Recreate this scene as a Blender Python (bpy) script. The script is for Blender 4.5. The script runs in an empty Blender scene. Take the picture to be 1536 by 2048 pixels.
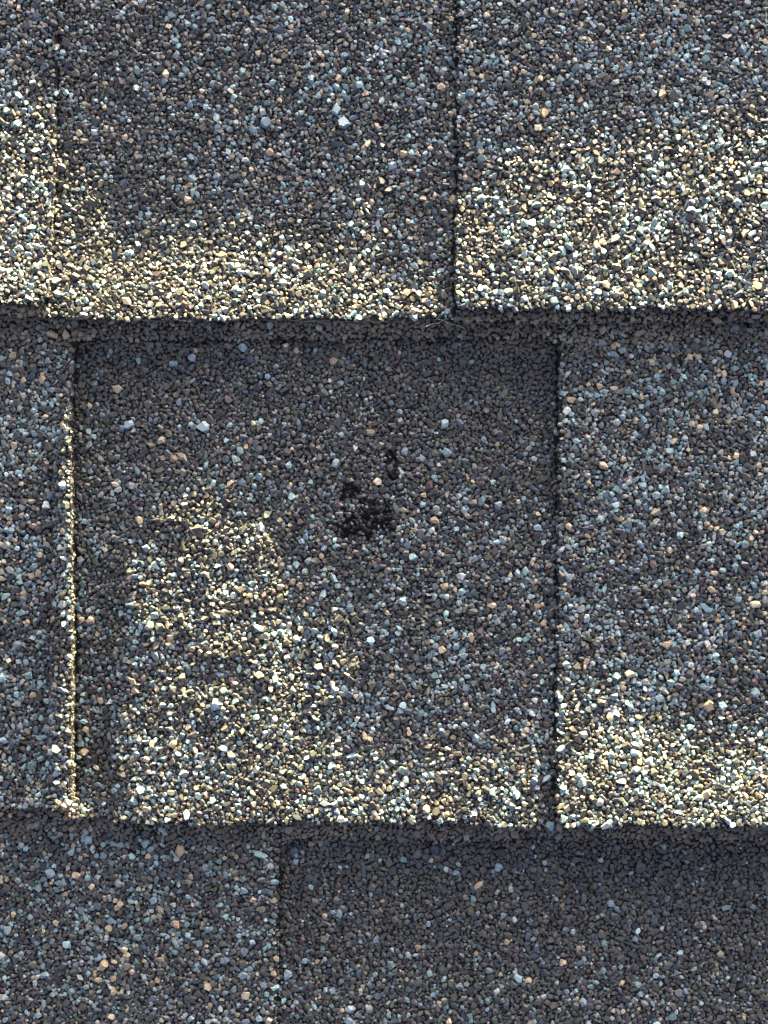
import bpy, bmesh, math, random
import numpy as np
from mathutils import Matrix, Vector, Euler

random.seed(7)
rng = np.random.default_rng(7)
C = bpy.context.scene.collection

# ---------------------------------------------------------------- frame of reference
# The roof slope has its own axes: u to the right, v up the slope, w away from it (metres).
# Positions on the slope are written on a drawing grid of 0.14 mm squares, (0, 0) at the upper left.
S = 0.14e-3
PITCH = math.radians(26.0)            # pitch of the roof
T = 3.2e-3                            # thickness of one shingle layer
SUN_AZ = math.radians(14.0)           # sun a little to the right of straight up the slope
SUN_EL = math.radians(2.1)            # sun barely clears the slope
DIST = 0.46                           # camera above the slope

def U(x): return (np.asarray(x, float) - 768.0) * S
def V(y): return (1024.0 - np.asarray(y, float)) * S
ROT = Matrix.Rotation(PITCH, 3, 'X')

# ---------------------------------------------------------------- camera
cam = bpy.data.cameras.new("camera")
cam.sensor_fit = 'VERTICAL'; cam.sensor_height = 24.0
cam.angle_y = 2 * math.atan(1024 * S / (DIST - 0.004))
cam.clip_start = 0.01; cam.clip_end = 1000
camo = bpy.data.objects.new("camera", cam); C.objects.link(camo)
camo.location = ROT @ Vector((0, 0, DIST)); camo.rotation_euler = (PITCH, 0, 0)
bpy.context.scene.camera = camo

# ---------------------------------------------------------------- sun, sky, exposure
sl = Vector((math.sin(SUN_AZ) * math.cos(SUN_EL), math.cos(SUN_AZ) * math.cos(SUN_EL), math.sin(SUN_EL)))
sd = ROT @ sl
sun = bpy.data.lights.new("sun", 'SUN'); sun.energy = 2.9; sun.angle = math.radians(0.5); sun.color = (1.0, 0.81, 0.43)
suno = bpy.data.objects.new("sun", sun); C.objects.link(suno)
suno.rotation_euler = (-sd).to_track_quat('-Z', 'Y').to_euler()
suno.location = sd * 5
world = bpy.data.worlds.new("World"); bpy.context.scene.world = world; world.use_nodes = True
nt = world.node_tree; nt.nodes.clear()
sky = nt.nodes.new('ShaderNodeTexSky'); sky.sky_type = 'NISHITA'; sky.sun_disc = False
sky.sun_elevation = math.asin(sd.z); sky.sun_rotation = math.atan2(sd.x, sd.y)
sky.air_density = 0.1; sky.dust_density = 3.4; sky.ozone_density = 0.0
bg = nt.nodes.new('ShaderNodeBackground'); bg.inputs['Strength'].default_value = 0.05
out = nt.nodes.new('ShaderNodeOutputWorld')
nt.links.new(sky.outputs[0], bg.inputs[0]); nt.links.new(bg.outputs[0], out.inputs[0])
vs = bpy.context.scene.view_settings
vs.view_transform = 'Standard'; vs.look = 'None'; vs.gamma = 1.0; vs.use_curve_mapping = False
vs.exposure = 4.62

# ---------------------------------------------------------------- smooth random fields
def hash2(ix, iy, seed):
    n = (ix.astype(np.int64) * 374761393 + iy.astype(np.int64) * 668265263 + seed * 1442695041) & 0xFFFFFFFF
    n = ((n ^ (n >> 13)) * 1274126177) & 0xFFFFFFFF
    return ((n ^ (n >> 16)) & 0xFFFFFF) / float(0xFFFFFF)
def noise(x, y, size, seed):
    x = np.asarray(x, float) / size; y = np.asarray(y, float) / size
    x, y = np.broadcast_arrays(x, y)
    ix = np.floor(x); iy = np.floor(y); fx = x - ix; fy = y - iy
    fx = fx * fx * (3 - 2 * fx); fy = fy * fy * (3 - 2 * fy)
    a = hash2(ix, iy, seed); b = hash2(ix + 1, iy, seed); c = hash2(ix, iy + 1, seed); d = hash2(ix + 1, iy + 1, seed)
    return (a + (b - a) * fx) * (1 - fy) + (c + (d - c) * fx) * fy * 1.0 - 0.5 if False else \
           (a * (1 - fx) + b * fx) * (1 - fy) + (c * (1 - fx) + d * fx) * fy - 0.5
def sstep(a, b, t):
    t = np.clip((np.asarray(t, float) - a) / (b - a), 0, 1); return t * t * (3 - 2 * t)

# ---------------------------------------------------------------- outline of the shingles
X0, X1, Y0, Y1 = -320.0, 1856.0, -640.0, 2420.0
wob = lambda t, seed: 5 * noise(t, 0, 120, seed) + 2.5 * noise(t, 0, 23, seed + 50) + 2.6 * noise(t, 0, 8, seed + 80)
eAL = lambda y: 104 + (600 - y) * 0.018 + wob(y, 1)      # course A: right side of left tab
eAR = lambda y: 911 + (600 - y) * 0.012 + wob(y, 2)      # course A: left side of right tab
eBL = lambda y: 145 + (y - 690) * 0.006 + wob(y, 3)
eBR = lambda y: 1119 - (y - 690) * 0.009 + wob(y, 4)
eCL = lambda y: 557 - (y - 1700) * 0.018 + wob(y, 5)
eZR = lambda y: 1020 + 0 * np.asarray(y, float)
def corner(d, r):
    d = np.clip(d, 0, r); return r - np.sqrt(np.maximum(r * r - (r - d) ** 2, 0))
bA = lambda x: 641 + 5 * sstep(850, 1000, x) - 6 * sstep(260, 60, x) + wob(x, 11)             # backing butt lines
bB = lambda x: 1643 + 12 * sstep(900, 1100, x) - 5 * sstep(350, 150, x) + wob(x, 12)
bZ = lambda x: -375 + wob(x, 13)
tAL = lambda x: 613 - corner(104 - x, 26) + wob(x, 14)
tAR = lambda x: 624 + 0.006 * (x - 1000) - corner(x - 911, 22) + wob(x, 15)
tBL = lambda x: 1616 - corner(149 - x, 34) + wob(x, 16)
tBR = lambda x: 1645 - corner(x - 1111, 22) + wob(x, 17)
cB = lambda x: 672 + 12 * noise(x, 0, 300, 18) + wob(x, 18) + corner(x - 145, 34) + corner(1120 - x, 34)   # top of the cut-outs
cC = lambda x: 1684 + 10 * noise(x, 0, 300, 19) + wob(x, 19) + corner(x - 556, 34)

# ---------------------------------------------------------------- heights (m above the slope)
TE = math.tan(SUN_EL) / math.cos(SUN_AZ); TA = math.tan(SUN_AZ)
def bumps(x, y, yedge, ybutt, pts, zsrc, zlin0, keep, curl=0.0):
    """warp of a weathered layer: it has lifted so that it meets the low sun from y = pts(x) on"""
    px = np.array([p[0] for p in pts], float); py = np.array([p[1] for p in pts], float)
    ys = np.interp(x, px, py)
    # soften the profile across the width
    ys = (np.interp(x - 9, px, py) + ys * 2 + np.interp(x + 9, px, py)) / 4
    xs = x + TA * (ys - yedge)
    zreq = sum(zsrc(xs + o) for o in (-150, -100, -50, 0, 50, 100, 150)) / 7 - TE * (ys - yedge) * S
    zl = zlin0 + 2 * T * (ys - yedge) / (ybutt - yedge)
    d = zreq - zl
    up = sstep(0.25, 1.0, (y - yedge) / (ys - yedge))
    dn = 1 - (1 - keep) * sstep(0, 1, (y - ys) / np.maximum(ybutt - ys, 60) * 0.8)
    return d * up * dn + curl * sstep(0, 1, (y - ys) / np.maximum(ybutt - ys, 60))
def und(x, y, seed):
    return 0.22e-3 * noise(x, y, 170, seed) + 0.16e-3 * noise(x, y, 60, seed + 1)

def z_Zback(x, y): return 2 * T * (y + 1385) / 1010 + und(x, y, 21)
def z_Ztab(x, y): return z_Zback(x, y) + T
def src_Z(x): return 2 * T + T * sstep(1000, 1040, x)
PA_L = [(-400, 220), (0, 215), (60, 200), (105, 180)]
PA_M = [(-400, 400), (110, 330), (190, 335), (215, 470), (260, 490), (330, 468), (470, 462), (600, 472), (720, 485), (850, 515), (1000, 540), (1900, 570)]
PA_R = [(800, 345), (915, 345), (1000, 320), (1090, 300), (1200, 300), (1350, 275), (1536, 245), (1900, 240)]
def lift_A(x, y): return 1.6e-3 * sstep(470, 640, y) * (1 - sstep(330, 520, x))
def z_Aback(x, y):
    return lift_A(x, y) + 2 * T * (y + 375) / 1015 + bumps(x, y, -375, 641, PA_M, src_Z, 0.0, 0.5, 0.8e-3) + und(x, y, 31)
def z_Atab(x, y):
    l = bumps(x, y, -375, 641, PA_L, src_Z, T, 0.5, 0.8e-3); r = bumps(x, y, -375, 641, PA_R, src_Z, T, 0.5, 1.1e-3)
    return lift_A(x, y) + T + 2 * T * (y + 375) / 1015 + np.where(x < 500, l, r) + und(x, y, 33) + 0.22e-3 * noise(x, y, 50, 35)
def src_A(x):
    x = np.asarray(x, float)
    zb = z_Aback(x, np.full_like(x, 640.0)); zt = z_Atab(x, np.full_like(x, 620.0))
    return np.where(x < 104, zt, np.where(x > 911, zt, zb)) + 0.35e-3
PB_L = [(-400, 1640), (0, 1625), (60, 1570), (96, 1530), (108, 1150), (122, 900), (150, 820)]
PB_M = [(-400, 1640), (150, 1570), (205, 1550), (238, 1240), (262, 1150), (300, 1075), (345, 1040), (400, 1035), (470, 1060), (528, 1085), (556, 1180), (596, 1340), (650, 1430), (720, 1475), (820, 1505), (1000, 1535), (1110, 1570), (1900, 1620)]
PB_R = [(1000, 1400), (1120, 1395), (1220, 1410), (1330, 1455), (1430, 1480), (1536, 1480), (1900, 1500)]
def z_Bback(x, y):
    return 2 * T * (y - 641) / 1002 + bumps(x, y, 641, 1643, PB_M, src_A, 0.0, 0.4) - 2.2e-3 * sstep(120, 60, x) * sstep(1250, 1500, y) + und(x, y, 41) + (0.8e-3 * noise(x, y, 52, 44) + 0.3e-3 * noise(x, y, 24, 45)) * (1 - 0.7 * sstep(1450, 1560, y))
def z_Btab(x, y):
    l = bumps(x, y, 641, 1643, PB_L, src_A, T, 0.0); r = bumps(x, y, 641, 1643, PB_R, src_A, T, 0.3, 0.6e-3)
    return T + 2 * T * (y - 641) / 1002 + np.where(x < 600, l, r) + und(x, y, 43)
def z_Cback(x, y): return 0.45 * T * (y - 1643) / 1010 - 0.3e-3 - 2.6e-3 * (1 - sstep(60, 420, x)) - 1.6e-3 * sstep(1680, 1950, y) * (1 - sstep(700, 1000, x)) + und(x, y, 51)
def z_Ctab(x, y): return z_Cback(x, y) + T

# ---------------------------------------------------------------- materials
def new_mat(name):
    m = bpy.data.materials.new(name); m.use_nodes = True
    return m, m.node_tree, m.node_tree.nodes['Principled BSDF']
def mat_granule():
    m, t, b = new_mat("ceramic_granule")
    at = t.nodes.new('ShaderNodeAttribute'); at.attribute_name = "tint"
    tc = t.nodes.new('ShaderNodeTexCoord')
    nz = t.nodes.new('ShaderNodeTexNoise'); nz.inputs['Scale'].default_value = 2600; nz.inputs['Detail'].default_value = 3
    t.links.new(tc.outputs['Object'], nz.inputs['Vector'])
    mr = t.nodes.new('ShaderNodeMapRange'); mr.inputs['From Min'].default_value = 0.3; mr.inputs['From Max'].default_value = 0.7
    mr.inputs['To Min'].default_value = 0.72; mr.inputs['To Max'].default_value = 1.28
    t.links.new(nz.outputs['Fac'], mr.inputs['Value'])
    mx = t.nodes.new('ShaderNodeMix'); mx.data_type = 'RGBA'; mx.blend_type = 'MULTIPLY'; mx.inputs['Factor'].default_value = 1
    t.links.new(at.outputs['Color'], mx.inputs[6]); t.links.new(mr.outputs['Result'], mx.inputs[7])
    t.links.new(mx.outputs[2], b.inputs['Base Color'])
    b.inputs['Roughness'].default_value = 0.48
    b.inputs['Specular IOR Level'].default_value = 0.75
    bp = t.nodes.new('ShaderNodeBump'); bp.inputs['Strength'].default_value = 0.35; bp.inputs['Distance'].default_value = 0.0001
    t.links.new(nz.outputs['Fac'], bp.inputs['Height']); t.links.new(bp.outputs[0], b.inputs['Normal'])
    return m
def mat_asphalt(name, col, rough, scale=1500, bump=0.6):
    m, t, b = new_mat(name)
    tc = t.nodes.new('ShaderNodeTexCoord')
    nz = t.nodes.new('ShaderNodeTexNoise'); nz.inputs['Scale'].default_value = scale; nz.inputs['Detail'].default_value = 5
    t.links.new(tc.outputs['Object'], nz.inputs['Vector'])
    cr = t.nodes.new('ShaderNodeValToRGB'); cr.color_ramp.elements[0].position = 0.3; cr.color_ramp.elements[1].position = 0.75
    cr.color_ramp.elements[0].color = (*[c * 0.5 for c in col], 1); cr.color_ramp.elements[1].color = (*[c * 1.7 for c in col], 1)
    t.links.new(nz.outputs['Fac'], cr.inputs['Fac']); t.links.new(cr.outputs[0], b.inputs['Base Color'])
    b.inputs['Roughness'].default_value = rough; b.inputs['Specular IOR Level'].default_value = 0.12
    bp = t.nodes.new('ShaderNodeBump'); bp.inputs['Strength'].default_value = bump; bp.inputs['Distance'].default_value = 0.0003
    t.links.new(nz.outputs['Fac'], bp.inputs['Height']); t.links.new(bp.outputs[0], b.inputs['Normal'])
    return m
M_GRAN = mat_granule()
M_ASPH = mat_asphalt("asphalt_layer", (0.016, 0.016, 0.0145), 0.8)
M_TAR = mat_asphalt("bare_asphalt", (0.0028, 0.0027, 0.0027), 0.5, 1100, 1.0)
M_WOOD = mat_asphalt("roof_board", (0.16, 0.11, 0.07), 0.8, 60)
M_FIB = mat_asphalt("glass_fibre", (0.30, 0.27, 0.22), 0.5, 400)

# ---------------------------------------------------------------- mesh helpers
def mesh_np(name, verts, faces, mat, smooth, tint=None):
    """faces: (n,k) array"""
    me = bpy.data.meshes.new(name)
    n, k = faces.shape
    me.vertices.add(len(verts)); me.vertices.foreach_set("co", np.ascontiguousarray(verts, np.float32).ravel())
    me.loops.add(n * k); me.loops.foreach_set("vertex_index", np.ascontiguousarray(faces, np.int32).ravel())
    me.polygons.add(n); me.polygons.foreach_set("loop_start", np.arange(0, n * k, k, dtype=np.int32))
    me.update(calc_edges=True)
    me.polygons.foreach_set("use_smooth", np.full(n, smooth, dtype=bool))
    if tint is not None:
        a = me.attributes.new("tint", 'FLOAT_COLOR', 'POINT')
        a.data.foreach_set("color", np.ascontiguousarray(tint, np.float32).ravel())
    me.materials.append(mat)
    return me
def link(name, me, parent=None):
    o = bpy.data.objects.new(name, me); C.objects.link(o)
    if parent: o.parent = parent
    return o
def sheet(name, parent, zf, xa, xb, ya, yb, nx, ny, drop=T, rise=0.0):
    """a layer: top follows zf, vertical cut edges of the given depth. xa, xb: functions of y; ya, yb: functions of x"""
    i = np.linspace(0, 1, nx); j = np.linspace(0, 1, ny)
    I, J = np.meshgrid(i, j)
    ym = np.full(I.shape, 0.0); x = np.full(I.shape, 0.0)
    yl, yh = ya(np.array([0.5 * (X0 + X1)])), yb(np.array([0.5 * (X0 + X1)]))
    y = yl + (yh - yl) * J
    for _ in range(3):
        x = xa(y) + (xb(y) - xa(y)) * I
        y = ya(x) + (yb(x) - ya(x)) * J
    z = zf(x, y)
    top = np.stack([U(x), V(y), z], -1).reshape(-1, 3)
    idx = np.arange(nx * ny).reshape(ny, nx)
    q = np.stack([idx[:-1, :-1], idx[1:, :-1], idx[1:, 1:], idx[:-1, 1:]], -1).reshape(-1, 4)
    ring = np.concatenate([idx[0, :], idx[1:, -1], idx[-1, -2::-1], idx[-2:0:-1, 0]])
    low = top[ring].copy(); low[:, 2] -= drop
    off = len(top); m = len(ring); r = np.arange(m); r2 = (r + 1) % m
    side = np.stack([ring[r], ring[r2], off + r2, off + r], -1)
    me = mesh_np(name, np.concatenate([top, low]), np.concatenate([q, side]), M_ASPH, False)
    return link(name, me, parent)
const = lambda c: (lambda t: np.full(np.shape(t), float(c)))

def thing(name, label, cat, group=None):
    o = bpy.data.objects.new(name, None); C.objects.link(o)
    o.rotation_euler = (PITCH, 0, 0); o.empty_display_size = 0.02
    o["label"] = label; o["category"] = cat
    if group: o["group"] = group
    return o

# ---------------------------------------------------------------- the roof boards and the shingles
bm = bmesh.new(); bmesh.ops.create_cube(bm, size=1)
for v in bm.verts: v.co = Vector((v.co.x * 0.36, v.co.y * 0.50, v.co.z * 0.012 - 0.0135))
me = bpy.data.meshes.new("roof_deck"); bm.to_mesh(me); bm.free(); me.materials.append(M_WOOD)
deck = link("roof_deck", me); deck.rotation_euler = (PITCH, 0, 0); deck["kind"] = "structure"

G = "courses of asphalt shingles"
shZ = thing("asphalt_shingle", "shingle just above the picture whose lower edge throws shade on the top course", "shingle", G)
shA = thing("asphalt_shingle", "topmost shingle in view, its long lower edge bright with sunlit granules", "shingle", G)
shB = thing("asphalt_shingle", "middle shingle with the wide dark recess and a black bare spot in it", "shingle", G)
shC = thing("asphalt_shingle", "lowest shingle, wholly in shade along the bottom of the picture", "shingle", G)
BACK, TAB = "backing_layer", "tab"
def z_Bstrip(x, y): return z_Btab(x, y) - 1.7e-3 * sstep(642, 676, y) * sstep(150, 230, x) * sstep(1118, 1040, x)
def z_Cstrip(x, y): return z_Ctab(x, y) - 1.7e-3 * sstep(1652, 1688, y) * sstep(560, 640, x)
panels = {}
def panel(key, name, parent, *a, **k):
    panels[key] = sheet(name, parent, *a, **k); return panels[key]
panel('Zb', BACK, shZ, z_Zback, const(X0), const(X1), const(Y0), bZ, 273, 40)
panel('Zt', TAB, shZ, z_Ztab, eZR, const(X1), const(Y0), lambda x: bZ(x) - 14, 110, 34)
panel('Ab', BACK, shA, z_Aback, const(X0), const(X1), const(-430), bA, 310, 150)
panel('Al', TAB, shA, z_Atab, const(X0), eAL, const(-430), tAL, 90, 150)
panel('Ar', TAB, shA, z_Atab, eAR, const(X1), const(-430), tAR, 150, 150)
panel('Ah', "upper_strip", shA, z_Atab, eAL, eAR, const(-430), const(-340), 120, 14)
panel('Bb', BACK, shB, z_Bback, const(X0), const(X1), const(585), bB, 310, 150)
panel('Bl', TAB, shB, z_Btab, const(X0), eBL, const(585), tBL, 100, 150, drop=2.2 * T)
panel('Br', TAB, shB, z_Btab, eBR, const(X1), const(585), tBR, 110, 150)
panel('Bh', "upper_strip", shB, z_Bstrip, eBL, eBR, const(585), cB, 200, 24)
panel('Cb', BACK, shC, z_Cback, const(X0), const(X1), const(1622), const(Y1), 200, 90)
panel('Cl', TAB, shC, z_Ctab, const(X0), eCL, const(1622), const(Y1), 100, 90)
panel('Ch', "upper_strip", shC, z_Cstrip, eCL, const(X1), const(1622), cC, 200, 16)
KEYS = list(panels)
ZF = {'Zb': z_Zback, 'Zt': z_Ztab, 'Ab': z_Aback, 'Al': z_Atab, 'Ar': z_Atab, 'Ah': z_Atab, 'Bb': z_Bback, 'Bl': z_Btab,
      'Br': z_Btab, 'Bh': z_Bstrip, 'Cb': z_Cback, 'Cl': z_Ctab, 'Ch': z_Cstrip}
def which(x, y):
    """which layer lies uppermost at a point"""
    k = np.full(x.shape, KEYS.index('Cb'))
    def put(key, m): k[m] = KEYS.index(key)
    put('Cl', x < eCL(y)); put('Ch', (x >= eCL(y)) & (y < cC(x)))
    put('Bb', y < bB(x)); put('Bl', (x < eBL(y)) & (y < tBL(x))); put('Br', (x > eBR(y)) & (y < tBR(x)))
    put('Bh', (x >= eBL(y)) & (x <= eBR(y)) & (y < cB(x)))
    put('Ab', y < bA(x)); put('Al', (x < eAL(y)) & (y < tAL(x))); put('Ar', (x > eAR(y)) & (y < tAR(x)))
    put('Ah', (x >= eAL(y)) & (x <= eAR(y)) & (y < -340))
    put('Zb', y < bZ(x)); put('Zt', (x > eZR(y)) & (y < bZ(x) - 14))
    return k

# ---------------------------------------------------------------- scattering granules
# conspicuous single granules seen in the photograph: x, y, radius, stretch, turn (deg), colour
PALE, TAN, CREAM = (0.22, 0.30, 0.32), (0.38, 0.28, 0.17), (0.40, 0.34, 0.24)
BIG = [(530, 240, 12, 1.0, 20, PALE, 'pale'), (688, 242, 12, 1.1, 60, PALE, 'pale'), (672, 215, 10, 1.3, 80, PALE, 'pale'),
       (1088, 231, 9, 1.0, 0, TAN, 'tan'), (806, 306, 8, 1.0, 40, TAN, 'tan'), (539, 300, 8, 1.0, 0, TAN, 'tan'),
       (105, 668, 9, 1.9, -20, TAN, 'tan'), (133, 669, 8, 1.0, 10, TAN, 'tan'), (232, 778, 9, 1.0, 0, CREAM, 'cream'),
       (255, 847, 9, 1.3, 30, PALE, 'pale'), (404, 853, 11, 1.2, 0, PALE, 'pale'), (381, 714, 8, 1.0, 0, PALE, 'pale'),
       (482, 692, 9, 1.0, 0, PALE, 'pale'), (890, 847, 9, 1.1, 80, PALE, 'pale'), (672, 926, 9, 1.3, 60, PALE, 'pale'),
       (894, 905, 9, 1.0, 0, PALE, 'pale'), (755, 962, 8, 1.0, 0, CREAM, 'cream'), (321, 881, 8, 1.2, 40, CREAM, 'cream'),
       (1204, 931, 9, 1.4, -30, TAN, 'tan'), (1076, 1054, 8, 1.1, 0, PALE, 'pale'), (870, 1040, 8, 1.3, -10, TAN, 'tan'),
       (1414, 1410, 10, 1.0, 20, TAN, 'tan'), (1255, 1347, 9, 1.1, 0, TAN, 'tan'), (1508, 1384, 10, 1.0, 0, PALE, 'pale'),
       (870, 1703, 11, 1.3, 80, (0.03, 0.036, 0.05), 'blue black'), (785, 1748, 9, 1.0, 0, (0.03, 0.036, 0.05), 'blue black'),
       (359, 1702, 10, 1.1, -30, TAN, 'tan'), (1286, 1740, 12, 1.0, 0, (0.03, 0.036, 0.05), 'blue black'),
       (201, 1938, 10, 1.3, 50, TAN, 'tan'), (96, 1752, 10, 1.1, 20, PALE, 'pale'), (174, 1685, 9, 1.2, 70, PALE, 'pale'),
       (1000, 1741, 8, 1.0, 0, PALE, 'pale'), (700, 2030, 9, 1.4, 10, PALE, 'pale'), (573, 1961, 9, 1.1, 70, PALE, 'pale'),
       (490, 1995, 9, 1.0, 0, CREAM, 'cream'), (348, 1852, 9, 1.0, 0, TAN, 'tan')]
CELL = 3.0
NXc, NYc = int((X1 - X0) / CELL) + 12, int((Y1 - Y0) / CELL) + 12
grid = np.full((NYc, NXc), -1, np.int64)
PX = np.zeros(400000); PY = np.zeros(400000); PR = np.zeros(400000); NP = 0
def cells(x, y): return ((y - Y0) / CELL).astype(int) + 6, ((x - X0) / CELL).astype(int) + 6
def conflict(x, y, r, me=None, tight=0.90, reach=4):
    cy, cx = cells(x, y); bad = np.zeros(len(x), bool)
    for dy in range(-reach, reach + 1):
        for dx in range(-reach, reach + 1):
            j = grid[cy + dy, cx + dx]
            ok = j >= 0
            if me is not None: ok &= (j < me)
            jj = np.where(ok, j, 0)
            bad |= ok & ((PX[jj] - x) ** 2 + (PY[jj] - y) ** 2 < (tight * (PR[jj] + r)) ** 2)
    return bad
def insert(x, y, r, tight=0.90, reach=4):
    global NP
    ok = ~conflict(x, y, r, None, tight, reach); x, y, r = x[ok], y[ok], r[ok]
    cy, cx = cells(x, y)
    free = grid[cy, cx] < 0; x, y, r, cy, cx = x[free], y[free], r[free], cy[free], cx[free]
    ids = NP + np.arange(len(x)); PX[ids] = x; PY[ids] = y; PR[ids] = r
    grid[cy, cx] = ids
    keep = grid[cy, cx] == ids
    for_ids = ids[keep]
    bad = conflict(PX[for_ids], PY[for_ids], PR[for_ids], for_ids, tight, reach)
    cyb, cxb = cells(PX[for_ids[bad]], PY[for_ids[bad]]); grid[cyb, cxb] = -1
    good = for_ids[~bad]; n = len(good)
    px, py, pr = PX[good].copy(), PY[good].copy(), PR[good].copy()
    PX[NP:NP + n] = px; PY[NP:NP + n] = py; PR[NP:NP + n] = pr
    cy, cx = cells(px, py); grid[cy, cx] = NP + np.arange(n)
    NP += n
def spot(x, y):
    """how bare the backing is: the bald spot where the granules have gone"""
    d1 = np.hypot((x - 744) / 60, (y - 1030) / 38); d2 = np.hypot((x - 786) / 14, (y - 928) / 36); d3 = np.hypot((x - 690) / 26, (y - 1062) / 18)
    d4 = np.hypot((x - 700) / 26, (y - 990) / 26)
    rx, ry = 0.80 * x + 0.60 * y, -0.60 * x + 0.80 * y; qx, qy = 0.94 * x - 0.34 * y, 0.34 * x + 0.94 * y
    return np.minimum(np.minimum(d1, d2 + 0.15), np.minimum(d3, d4 + 0.1)) + 0.8 * noise(rx, ry, 30, 77) + 0.9 * noise(qx, qy, 15, 78) + 0.6 * noise(rx, ry, 8, 79)
for b in BIG: insert(np.array([float(b[0])]), np.array([float(b[1])]), np.array([b[2] * (1 + b[3]) / 2]))
NBIG = NP
area = (X1 - X0) * (Y1 - Y0)
for rlo, rhi, n, batches in ((6.2, 8.2, 0.0006, 2), (4.9, 6.2, 0.0036, 4), (4.0, 5.0, 0.008, 6), (3.2, 4.1, 0.020, 10), (2.5, 3.2, 0.040, 12), (1.9, 2.5, 0.055, 8)):
    rlo, rhi = rlo * 0.93, rhi * 0.93
    for _ in range(batches):
        m = int(area * n / batches)
        insert(rng.uniform(X0 + 6, X1 - 6, m), rng.uniform(Y0 + 6, Y1 - 6, m), rng.uniform(rlo, rhi, m), reach=5 if rhi > 6 else 4)
x, y, r = PX[NBIG:NP].copy(), PY[NBIG:NP].copy(), PR[NBIG:NP].copy()
sp = spot(x, y)
stay = (sp > 0.95) | (rng.random(len(x)) < np.where(sp > 0.6, 0.4, 0.12))
x, y, r = x[stay], y[stay], r[stay]
seam = np.zeros(len(x), bool)
for e, lo, hi, sg, wd in ((eAL, -340, 230, 1, 2.0), (eAR, -340, 640, -1, 5.0), (eBL, 672, 1616, 1, 1.5), (eBR, 672, 1645, -1, 3.5), (eCL, 1684, Y1, 1, 4.0)):
    dd = (x - e(y)) * sg
    seam |= (y > lo) & (y < hi) & (dd > -1.0) & (dd < wd + 2 * noise(x, y, 30, 65))
for e, lo, hi in ((cB, 150, 1118), (cC, 560, X1)):
    seam |= (x > lo) & (x < hi) & (y - e(x) > -1) & (y - e(x) < 0.5)
x, y, r = x[~seam], y[~seam], r[~seam]
K = which(x, y)
print("granules", len(x))

def light_share(x, y, k):
    """share of pale granules in the colour blend, which the maker varies from tab to tab"""
    p = np.full(x.shape, 0.26)
    def s(key, val):
        m = k == KEYS.index(key); p[m] = 1.02 * (val[m] if np.ndim(val) else val)
    s('Ab', 0.24 - 0.13 * sstep(330, 200, x) * sstep(230, 330, y) + 0.04 * sstep(200, 0, y))
    s('Al', 0.40); s('Ar', 0.34); s('Zb', 0.3); s('Zt', 0.3)
    s('Bl', 0.42 - 0.15 * sstep(800, 680, y)); s('Br', 0.40 - 0.1 * sstep(1700, 1500, y) * 0); s('Bh', 0.13)
    s('Bb', 0.045 + 0.07 * sstep(740, 900, y) + 0.14 * sstep(880, 1180, y) - 0.05 * sstep(820, 1050, x) * sstep(1150, 900, y) + 0.06 * sstep(1200, 1500, y))
    s('Cl', 0.31); s('Ch', 0.10)
    s('Cb', 0.065 + 0.05 * sstep(1850, 1950, y) + 0.10 * sstep(1900, 2060, y))
    q = 1 + 1.0 * noise(x, y, 90, 61) + 0.9 * noise(x, y, 34, 62)
    return np.clip(p * q, 0.005, 0.7)
def colours(x, y, k, r):
    n = len(x); p = light_share(x, y, k)
    a, bsel = rng.random(n), rng.random(n)
    col = np.empty((n, 3))
    # the dark body of the blend
    base = np.array([0.0600, 0.0605, 0.0490]) * np.exp(rng.normal(0, 0.20, (n, 1)))
    base *= 1 + rng.normal(0, 0.05, (n, 3))
    cool = bsel < 0.13; base[cool] = np.array([0.046, 0.062, 0.074]) * np.exp(rng.normal(0, 0.25, (cool.sum(), 1)))
    blk = (bsel > 0.13) & (bsel < 0.23); base[blk] = np.array([0.026, 0.026, 0.030]) * np.exp(rng.normal(0, 0.25, (blk.sum(), 1)))
    red = (bsel > 0.23) & (bsel < 0.26); base[red] = np.array([0.075, 0.050, 0.046])
    col[:] = base
    lt = a < p; c = rng.random(n)
    def setc(m, rgb, s): col[m] = np.array(rgb) * np.exp(rng.normal(0, s, (m.sum(), 1)))
    setc(lt & (c < 0.46), (0.185, 0.275, 0.27), 0.28)
    setc(lt & (c >= 0.46) & (c < 0.63), (0.275, 0.30, 0.275), 0.25)
    setc(lt & (c >= 0.63) & (c < 0.83), (0.15, 0.20, 0.225), 0.3)
    setc(lt & (c >= 0.83) & (c < 0.94), (0.40, 0.325, 0.205), 0.2)
    setc(lt & (c >= 0.94), (0.34, 0.27, 0.17), 0.2)
    # dust caught below each butt edge, coloured paler and warmer to offset the shade
    dust_shade_lift = np.maximum(sstep(75, 10, y - bA(x)) * (y > bA(x)), sstep(60, 5, y - bB(x)) * (y > bB(x)))
    dust_shade_lift = np.maximum(dust_shade_lift, np.where((k == KEYS.index('Bh')) | (k == KEYS.index('Ch')), 0.8, 0.0)) * (0.75 + 0.9 * noise(x, y, 40, 64))
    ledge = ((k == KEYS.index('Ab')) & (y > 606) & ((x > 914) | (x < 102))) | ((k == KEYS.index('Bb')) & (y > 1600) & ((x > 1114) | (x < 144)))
    dust_shade_lift = np.maximum(dust_shade_lift, ledge * 0.9)
    dust_shade_lift = np.clip(dust_shade_lift, 0, 1)[:, None] * 0.88
    col = col * (1 - dust_shade_lift) + np.array([0.185, 0.145, 0.093]) * np.exp(rng.normal(0, 0.3, (n, 1))) * dust_shade_lift
    return np.clip(col, 0.008, 0.62)

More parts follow.
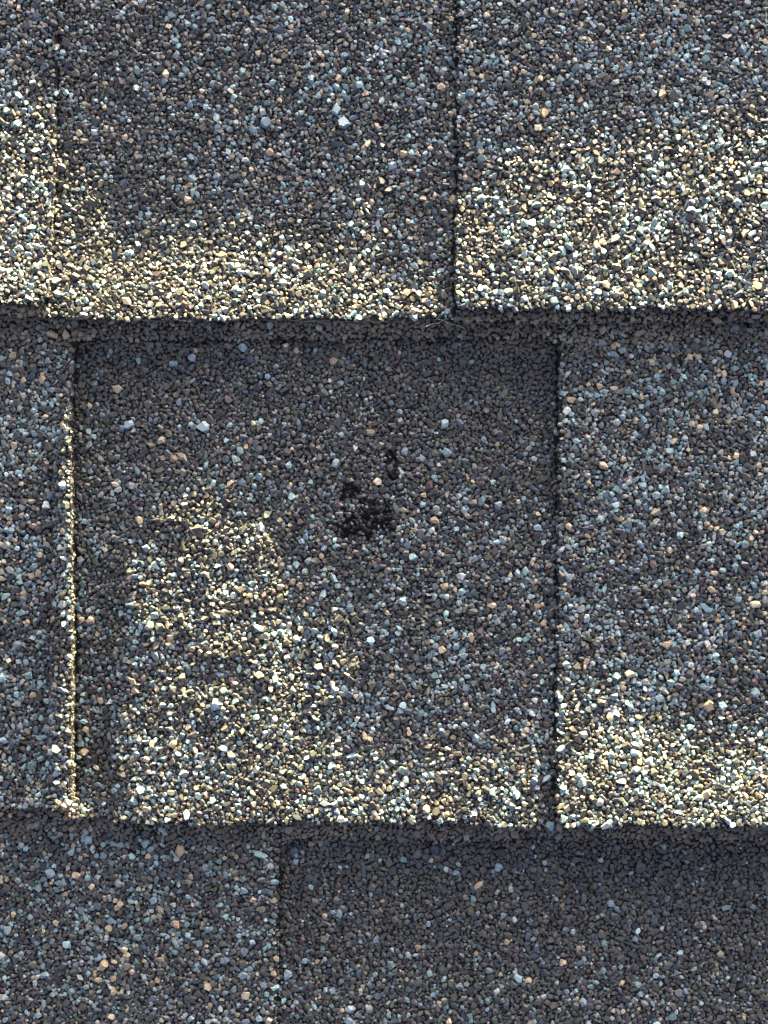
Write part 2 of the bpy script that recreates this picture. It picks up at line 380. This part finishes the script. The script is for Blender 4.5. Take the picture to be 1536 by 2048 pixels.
def rock_library(count, seed, n_side, n_bevel):
    """crushed-stone shapes: flat-topped convex polyhedra cut by random planes"""
    g = np.random.default_rng(seed); lib = []
    for _ in range(count):
        ns = int(g.integers(*n_side)); nb = int(g.integers(*n_bevel))
        ang = np.linspace(0, 2 * np.pi, ns, endpoint=False) + g.uniform(-0.45, 0.45, ns) + g.uniform(0, 6)
        zz = g.uniform(-0.05, 0.30, ns)
        side = np.stack([np.cos(ang), np.sin(ang), zz], 1)
        ab = g.uniform(0, 2 * np.pi, nb); bev = np.stack([np.cos(ab), np.sin(ab), g.uniform(0.6, 1.6, nb)], 1)
        caps = np.array([[g.normal(0, 0.16), g.normal(0, 0.16), 1.0], [0, 0, -1.0]])
        n = np.concatenate([side, bev, caps]); n /= np.linalg.norm(n, axis=1)[:, None]
        d = np.concatenate([g.uniform(0.74, 1.02, ns), g.uniform(0.72, 0.92, nb), [g.uniform(0.62, 0.9), 0.6]])
        pts = []
        m = len(n)
        for i in range(m):
            for j in range(i + 1, m):
                for k in range(j + 1, m):
                    A = n[[i, j, k]]
                    if abs(np.linalg.det(A)) < 1e-3: continue
                    p = np.linalg.solve(A, d[[i, j, k]])
                    if (n @ p <= d + 1e-6).all() and np.linalg.norm(p) < 1.6: pts.append(p)
        bm = bmesh.new()
        for p in pts: bm.verts.new(p)
        bmesh.ops.remove_doubles(bm, verts=bm.verts, dist=0.02)
        bmesh.ops.convex_hull(bm, input=bm.verts)
        for v in [v for v in bm.verts if not v.link_faces]: bm.verts.remove(v)
        bmesh.ops.triangulate(bm, faces=bm.faces)
        bm.verts.ensure_lookup_table(); bm.verts.index_update()
        v = np.array([q.co[:] for q in bm.verts]); f = np.array([[q.index for q in t.verts] for t in bm.faces]); bm.free()
        v[:, :2] -= (v[:, :2].max(0) + v[:, :2].min(0)) / 2
        f = f[~(v[f][:, :, 2] < -0.55).all(1)]            # the buried underside
        lib.append((v, f))
    return lib
LIB = {0: rock_library(40, 3, (4, 6), (1, 3)), 1: rock_library(90, 5, (5, 8), (2, 5))}
def granule_mesh(name, x, y, z, r, col, lod, aspect=None, turn=None, g=rng):
    lib = LIB[lod]; N = len(x)
    pick = g.integers(0, len(lib), N); VV, FF, TT = [], [], []; off = 0
    asp_ = np.exp(g.normal(0, 0.27, N)) if aspect is None else aspect
    tz_ = g.uniform(0, 2 * np.pi, N) if turn is None else turn
    for li, (lv, fc) in enumerate(lib):
        w = np.nonzero(pick == li)[0]; n = len(w)
        if n == 0: continue
        v = np.repeat(lv[None], n, 0); asp = asp_[w]; rw = r[w]
        sc = np.stack([rw * np.sqrt(asp) * 1.2, rw / np.sqrt(asp) * 1.2, rw * g.uniform(0.7, 1.0, n)], -1) * S
        v *= sc[:, None, :]
        tx, ty = g.normal(0, 0.17, n), g.normal(0, 0.17, n); tz = tz_[w]
        cx, sx, cy, sy, cz, sz = [q[:, None] for q in (np.cos(tx), np.sin(tx), np.cos(ty), np.sin(ty), np.cos(tz), np.sin(tz))]
        X, Y, Z = v[..., 0], v[..., 1], v[..., 2]
        Y, Z = Y * cx - Z * sx, Y * sx + Z * cx
        X, Z = X * cy + Z * sy, -X * sy + Z * cy
        X, Y = X * cz - Y * sz, X * sz + Y * cz
        v = np.stack([X + U(x[w])[:, None], Y + V(y[w])[:, None], Z + z[w][:, None]], -1)
        nv = len(lv)
        FF.append((fc[None] + (off + np.arange(n) * nv)[:, None, None]).reshape(-1, 3)); VV.append(v.reshape(-1, 3)); off += n * nv
        tint = np.ones((n, nv, 4)); tint[..., :3] = col[w][:, None, :]; TT.append(tint.reshape(-1, 4))
    return np.concatenate(VV), np.concatenate(FF), np.concatenate(TT)

# granules along the cut edges: (layer, points along the edge, outward direction)
def edge_line(fx, lo, hi, vertical):
    n = int((hi - lo) / (2.0 if vertical else 2.4)); t = rng.uniform(lo, hi, n); e = fx(t)
    return (e, t) if vertical else (t, e)
EDGE = [('Al', eAL, -100, 600, True, 1), ('Ar', eAR, -100, 615, True, -1), ('Bl', eBL, 690, 1600, True, 1), ('Br', eBR, 690, 1640, True, -1),
        ('Cl', eCL, 1690, Y1, True, 1), ('Ab', bA, X0, X1, False, 1), ('Bb', bB, X0, X1, False, 1),
        ('Al', tAL, X0, 95, False, 1), ('Ar', tAR, 920, X1, False, 1), ('Bl', tBL, X0, 135, False, 1), ('Br', tBR, 1120, X1, False, 1),
        ('Bh', cB, 165, 1100, False, 1), ('Ch', cC, 575, X1, False, 1)]
extra = {k: [] for k in KEYS}
for key, fx, lo, hi, vert, sg in EDGE:
    ex, ey = edge_line(fx, lo, hi, vert)
    if key == 'Bl' and vert: ex, ey = np.concatenate([edge_line(fx, lo, hi, vert) for _ in range(3)], 1)
    if key == 'Al' and vert: ex, ey = np.concatenate([edge_line(fx, 230, hi, vert) for _ in range(3)], 1)
    n = len(ex)
    depth = rng.uniform(0.05, 0.95, n); er = rng.uniform(1.3, 2.9, n)
    if vert: gx, gy = ex + sg * (rng.uniform(-3.5, 1.0, n) + 4.5 * noise(ey, 0, 14, 66)), ey; depth = np.where(rng.random(n) < 0.35, depth * 0.15, depth)
    else: gx, gy = ex, ey + sg * rng.uniform(-1.5, 1.5, n)
    zz = ZF[key](ex, ey) - depth * T * (1.7 if key == 'Bl' and vert else 1.0)
    extra[key].append((gx, gy, zz, er))

zall = np.empty(len(x))
for i, key in enumerate(KEYS):
    m = K == i
    if m.any(): zall[m] = ZF[key](x[m], y[m])
# small ones sit lower between the bigger ones; the press leaves the tops nearly level
zall += S * (r * 0.20 + rng.normal(0, 0.36, len(x)) + 0.0)
zall -= np.where(spot(x, y) < 0.95, 0.00045, 0.0)
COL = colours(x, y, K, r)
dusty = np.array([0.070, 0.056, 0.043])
for i, key in enumerate(KEYS):
    V_, F_, T_ = [], [], []; off = 0
    m = K == i
    sets = []
    if m.any():
        inview = (x > -60) & (x < 1600) & (y > -80) & (y < 2120)
        for lod, mm in ((1, m & (r >= 2.3) & inview), (0, m & ~((r >= 2.3) & inview))):
            if mm.any(): sets.append((x[mm], y[mm], zall[mm], r[mm], COL[mm], lod))
    for gx, gy, gz, gr in extra[key]:
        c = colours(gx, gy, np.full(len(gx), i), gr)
        c = c * 0.45 + dusty * 0.55 * (2.2 if key == 'Al' and len(gx) > 400 else 1.0)  # tan crumbs down the left tab's side, painted paler for its sunlit edge
        sets.append((gx, gy, gz, gr, c, 0))
    if key == 'Bb':        # crumbs left sticking in the bare asphalt
        cx_, cy_ = rng.uniform(640, 850, 2600), rng.uniform(880, 1110, 2600); ok = spot(cx_, cy_) < 1.0; cx_, cy_ = cx_[ok], cy_[ok]
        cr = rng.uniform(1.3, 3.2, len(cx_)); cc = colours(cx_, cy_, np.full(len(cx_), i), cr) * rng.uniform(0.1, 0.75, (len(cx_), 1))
        keepc = rng.random(len(cx_)) < 0.45
        sets.append((cx_[keepc], cy_[keepc], (ZF[key](cx_, cy_) + 0.0003 * rng.random(len(cx_)))[keepc], cr[keepc], cc[keepc], 0))
    for s_ in sets:
        a, f, t = granule_mesh("g", *s_)
        V_.append(a); F_.append(f + off); T_.append(t); off += len(a)
    if not V_: continue
    me = mesh_np("granule_coating", np.concatenate(V_), np.concatenate(F_), M_GRAN, False, np.concatenate(T_))
    o = link("granule_coating", me, panels[key]); o["kind"] = "stuff"

# the conspicuous granules, each a piece of its own
for bx, by, br, asp, turn, colr, word in BIG:
    ax, ay = np.array([float(bx)]), np.array([float(by)])
    k = which(ax, ay)[0]; key = KEYS[k]
    z = ZF[key](ax, ay) + S * br * 0.25
    g = np.random.default_rng(int(bx * 7 + by))
    v, f, t = granule_mesh("g", ax, ay, z, np.array([float(br) * 0.85]), np.array([colr]), 1, np.array([asp * 1.0]), np.array([math.radians(turn)]), g)
    o = link("large_granule", mesh_np("large_granule", v, f, M_GRAN, False, t), panels[key])
    o["label"] = word + " granule larger than those around it"

# ---------------------------------------------------------------- the bald spot: lumps of bare asphalt
gx, gy = np.meshgrid(np.arange(640, 850, 2.0), np.arange(880, 1110, 2.0))
sv = spot(gx, gy)
lump = 0.0007 * noise(gx, gy, 7, 91) + 0.0006 * noise(gx, gy, 16, 92) + 0.0004 * noise(gx, gy, 4.1, 93)
zz = z_Bback(gx, gy) + 0.0003 + lump - 0.0012 * sstep(0.85, 1.35, sv)
idx = np.arange(gx.size).reshape(gx.shape)
q = np.stack([idx[:-1, :-1], idx[1:, :-1], idx[1:, 1:], idx[:-1, 1:]], -1).reshape(-1, 4)
q = q[(sv.ravel()[q] < 1.35).any(1)]
used = np.unique(q); remap = np.full(gx.size, -1); remap[used] = np.arange(len(used))
pts = np.stack([U(gx), V(gy), zz], -1).reshape(-1, 3)[used]
o = link("bald_spot", mesh_np("bald_spot", pts, remap[q], M_TAR, True), panels['Bb'])
o["label"] = "black bare patch where the granules have come off"

# ---------------------------------------------------------------- loose strands of glass mat on the cut edges
def strand(parent, pts, rad):
    cu = bpy.data.curves.new("mat_fibre", 'CURVE'); cu.dimensions = '3D'; cu.bevel_depth = rad; cu.bevel_resolution = 1
    s = cu.splines.new('POLY'); s.points.add(len(pts) - 1)
    for p, c in zip(s.points, pts): p.co = (*c, 1)
    tmp = bpy.data.objects.new("tmp", cu); C.objects.link(tmp)
    me = bpy.data.meshes.new_from_object(tmp.evaluated_get(bpy.context.evaluated_depsgraph_get()))
    bpy.data.objects.remove(tmp); bpy.data.curves.remove(cu)
    me.materials.clear(); me.materials.append(M_FIB)
    return link("mat_fibre", me, parent)
def run(key, xa, xb, ya, yb, lift, seed, amp=2.0):
    t = np.linspace(0, 1, 24); xx = xa + (xb - xa) * t; yy = ya + (yb - ya) * t + amp * 2 * noise(t * 100, 0, 22, seed)
    z = ZF[key](np.full(24, 0.5 * (xa + xb)), np.full(24, min(ya, yb))) + lift + 0.0003 * noise(t * 100, 0, 30, seed + 1)
    return [(float(a), float(b), float(c)) for a, b, c in zip(U(xx), V(yy), z)]
for key, xa, xb, ya, yb, lift, sd_ in (('Ab', 190, 382, 640, 645, -0.0004, 1), ('Ab', 505, 660, 640, 643, -0.0006, 2), ('Ab', 660, 800, 646, 642, -0.001, 3),
                                  ('Ab', 852, 905, 655, 637, 0.0002, 4), ('Ab', 872, 930, 640, 660, 0.0001, 5), ('Ab', 1130, 1300, 648, 646, -0.0008, 6)):
    strand(panels[key], run(key, xa, xb, ya, yb, lift, sd_), 0.00007)
for key, xa, xb, ya, yb, lift, sd_ in (('Bb', 1215, 1290, 1642, 1645, 0.0002, 7), ('Bb', 1370, 1440, 1664, 1659, -0.0006, 8), ('Bb', 20, 130, 1622, 1634, -0.0002, 9)):
    strand(panels[key], run(key, xa, xb, ya, yb, lift, sd_), 0.00007)
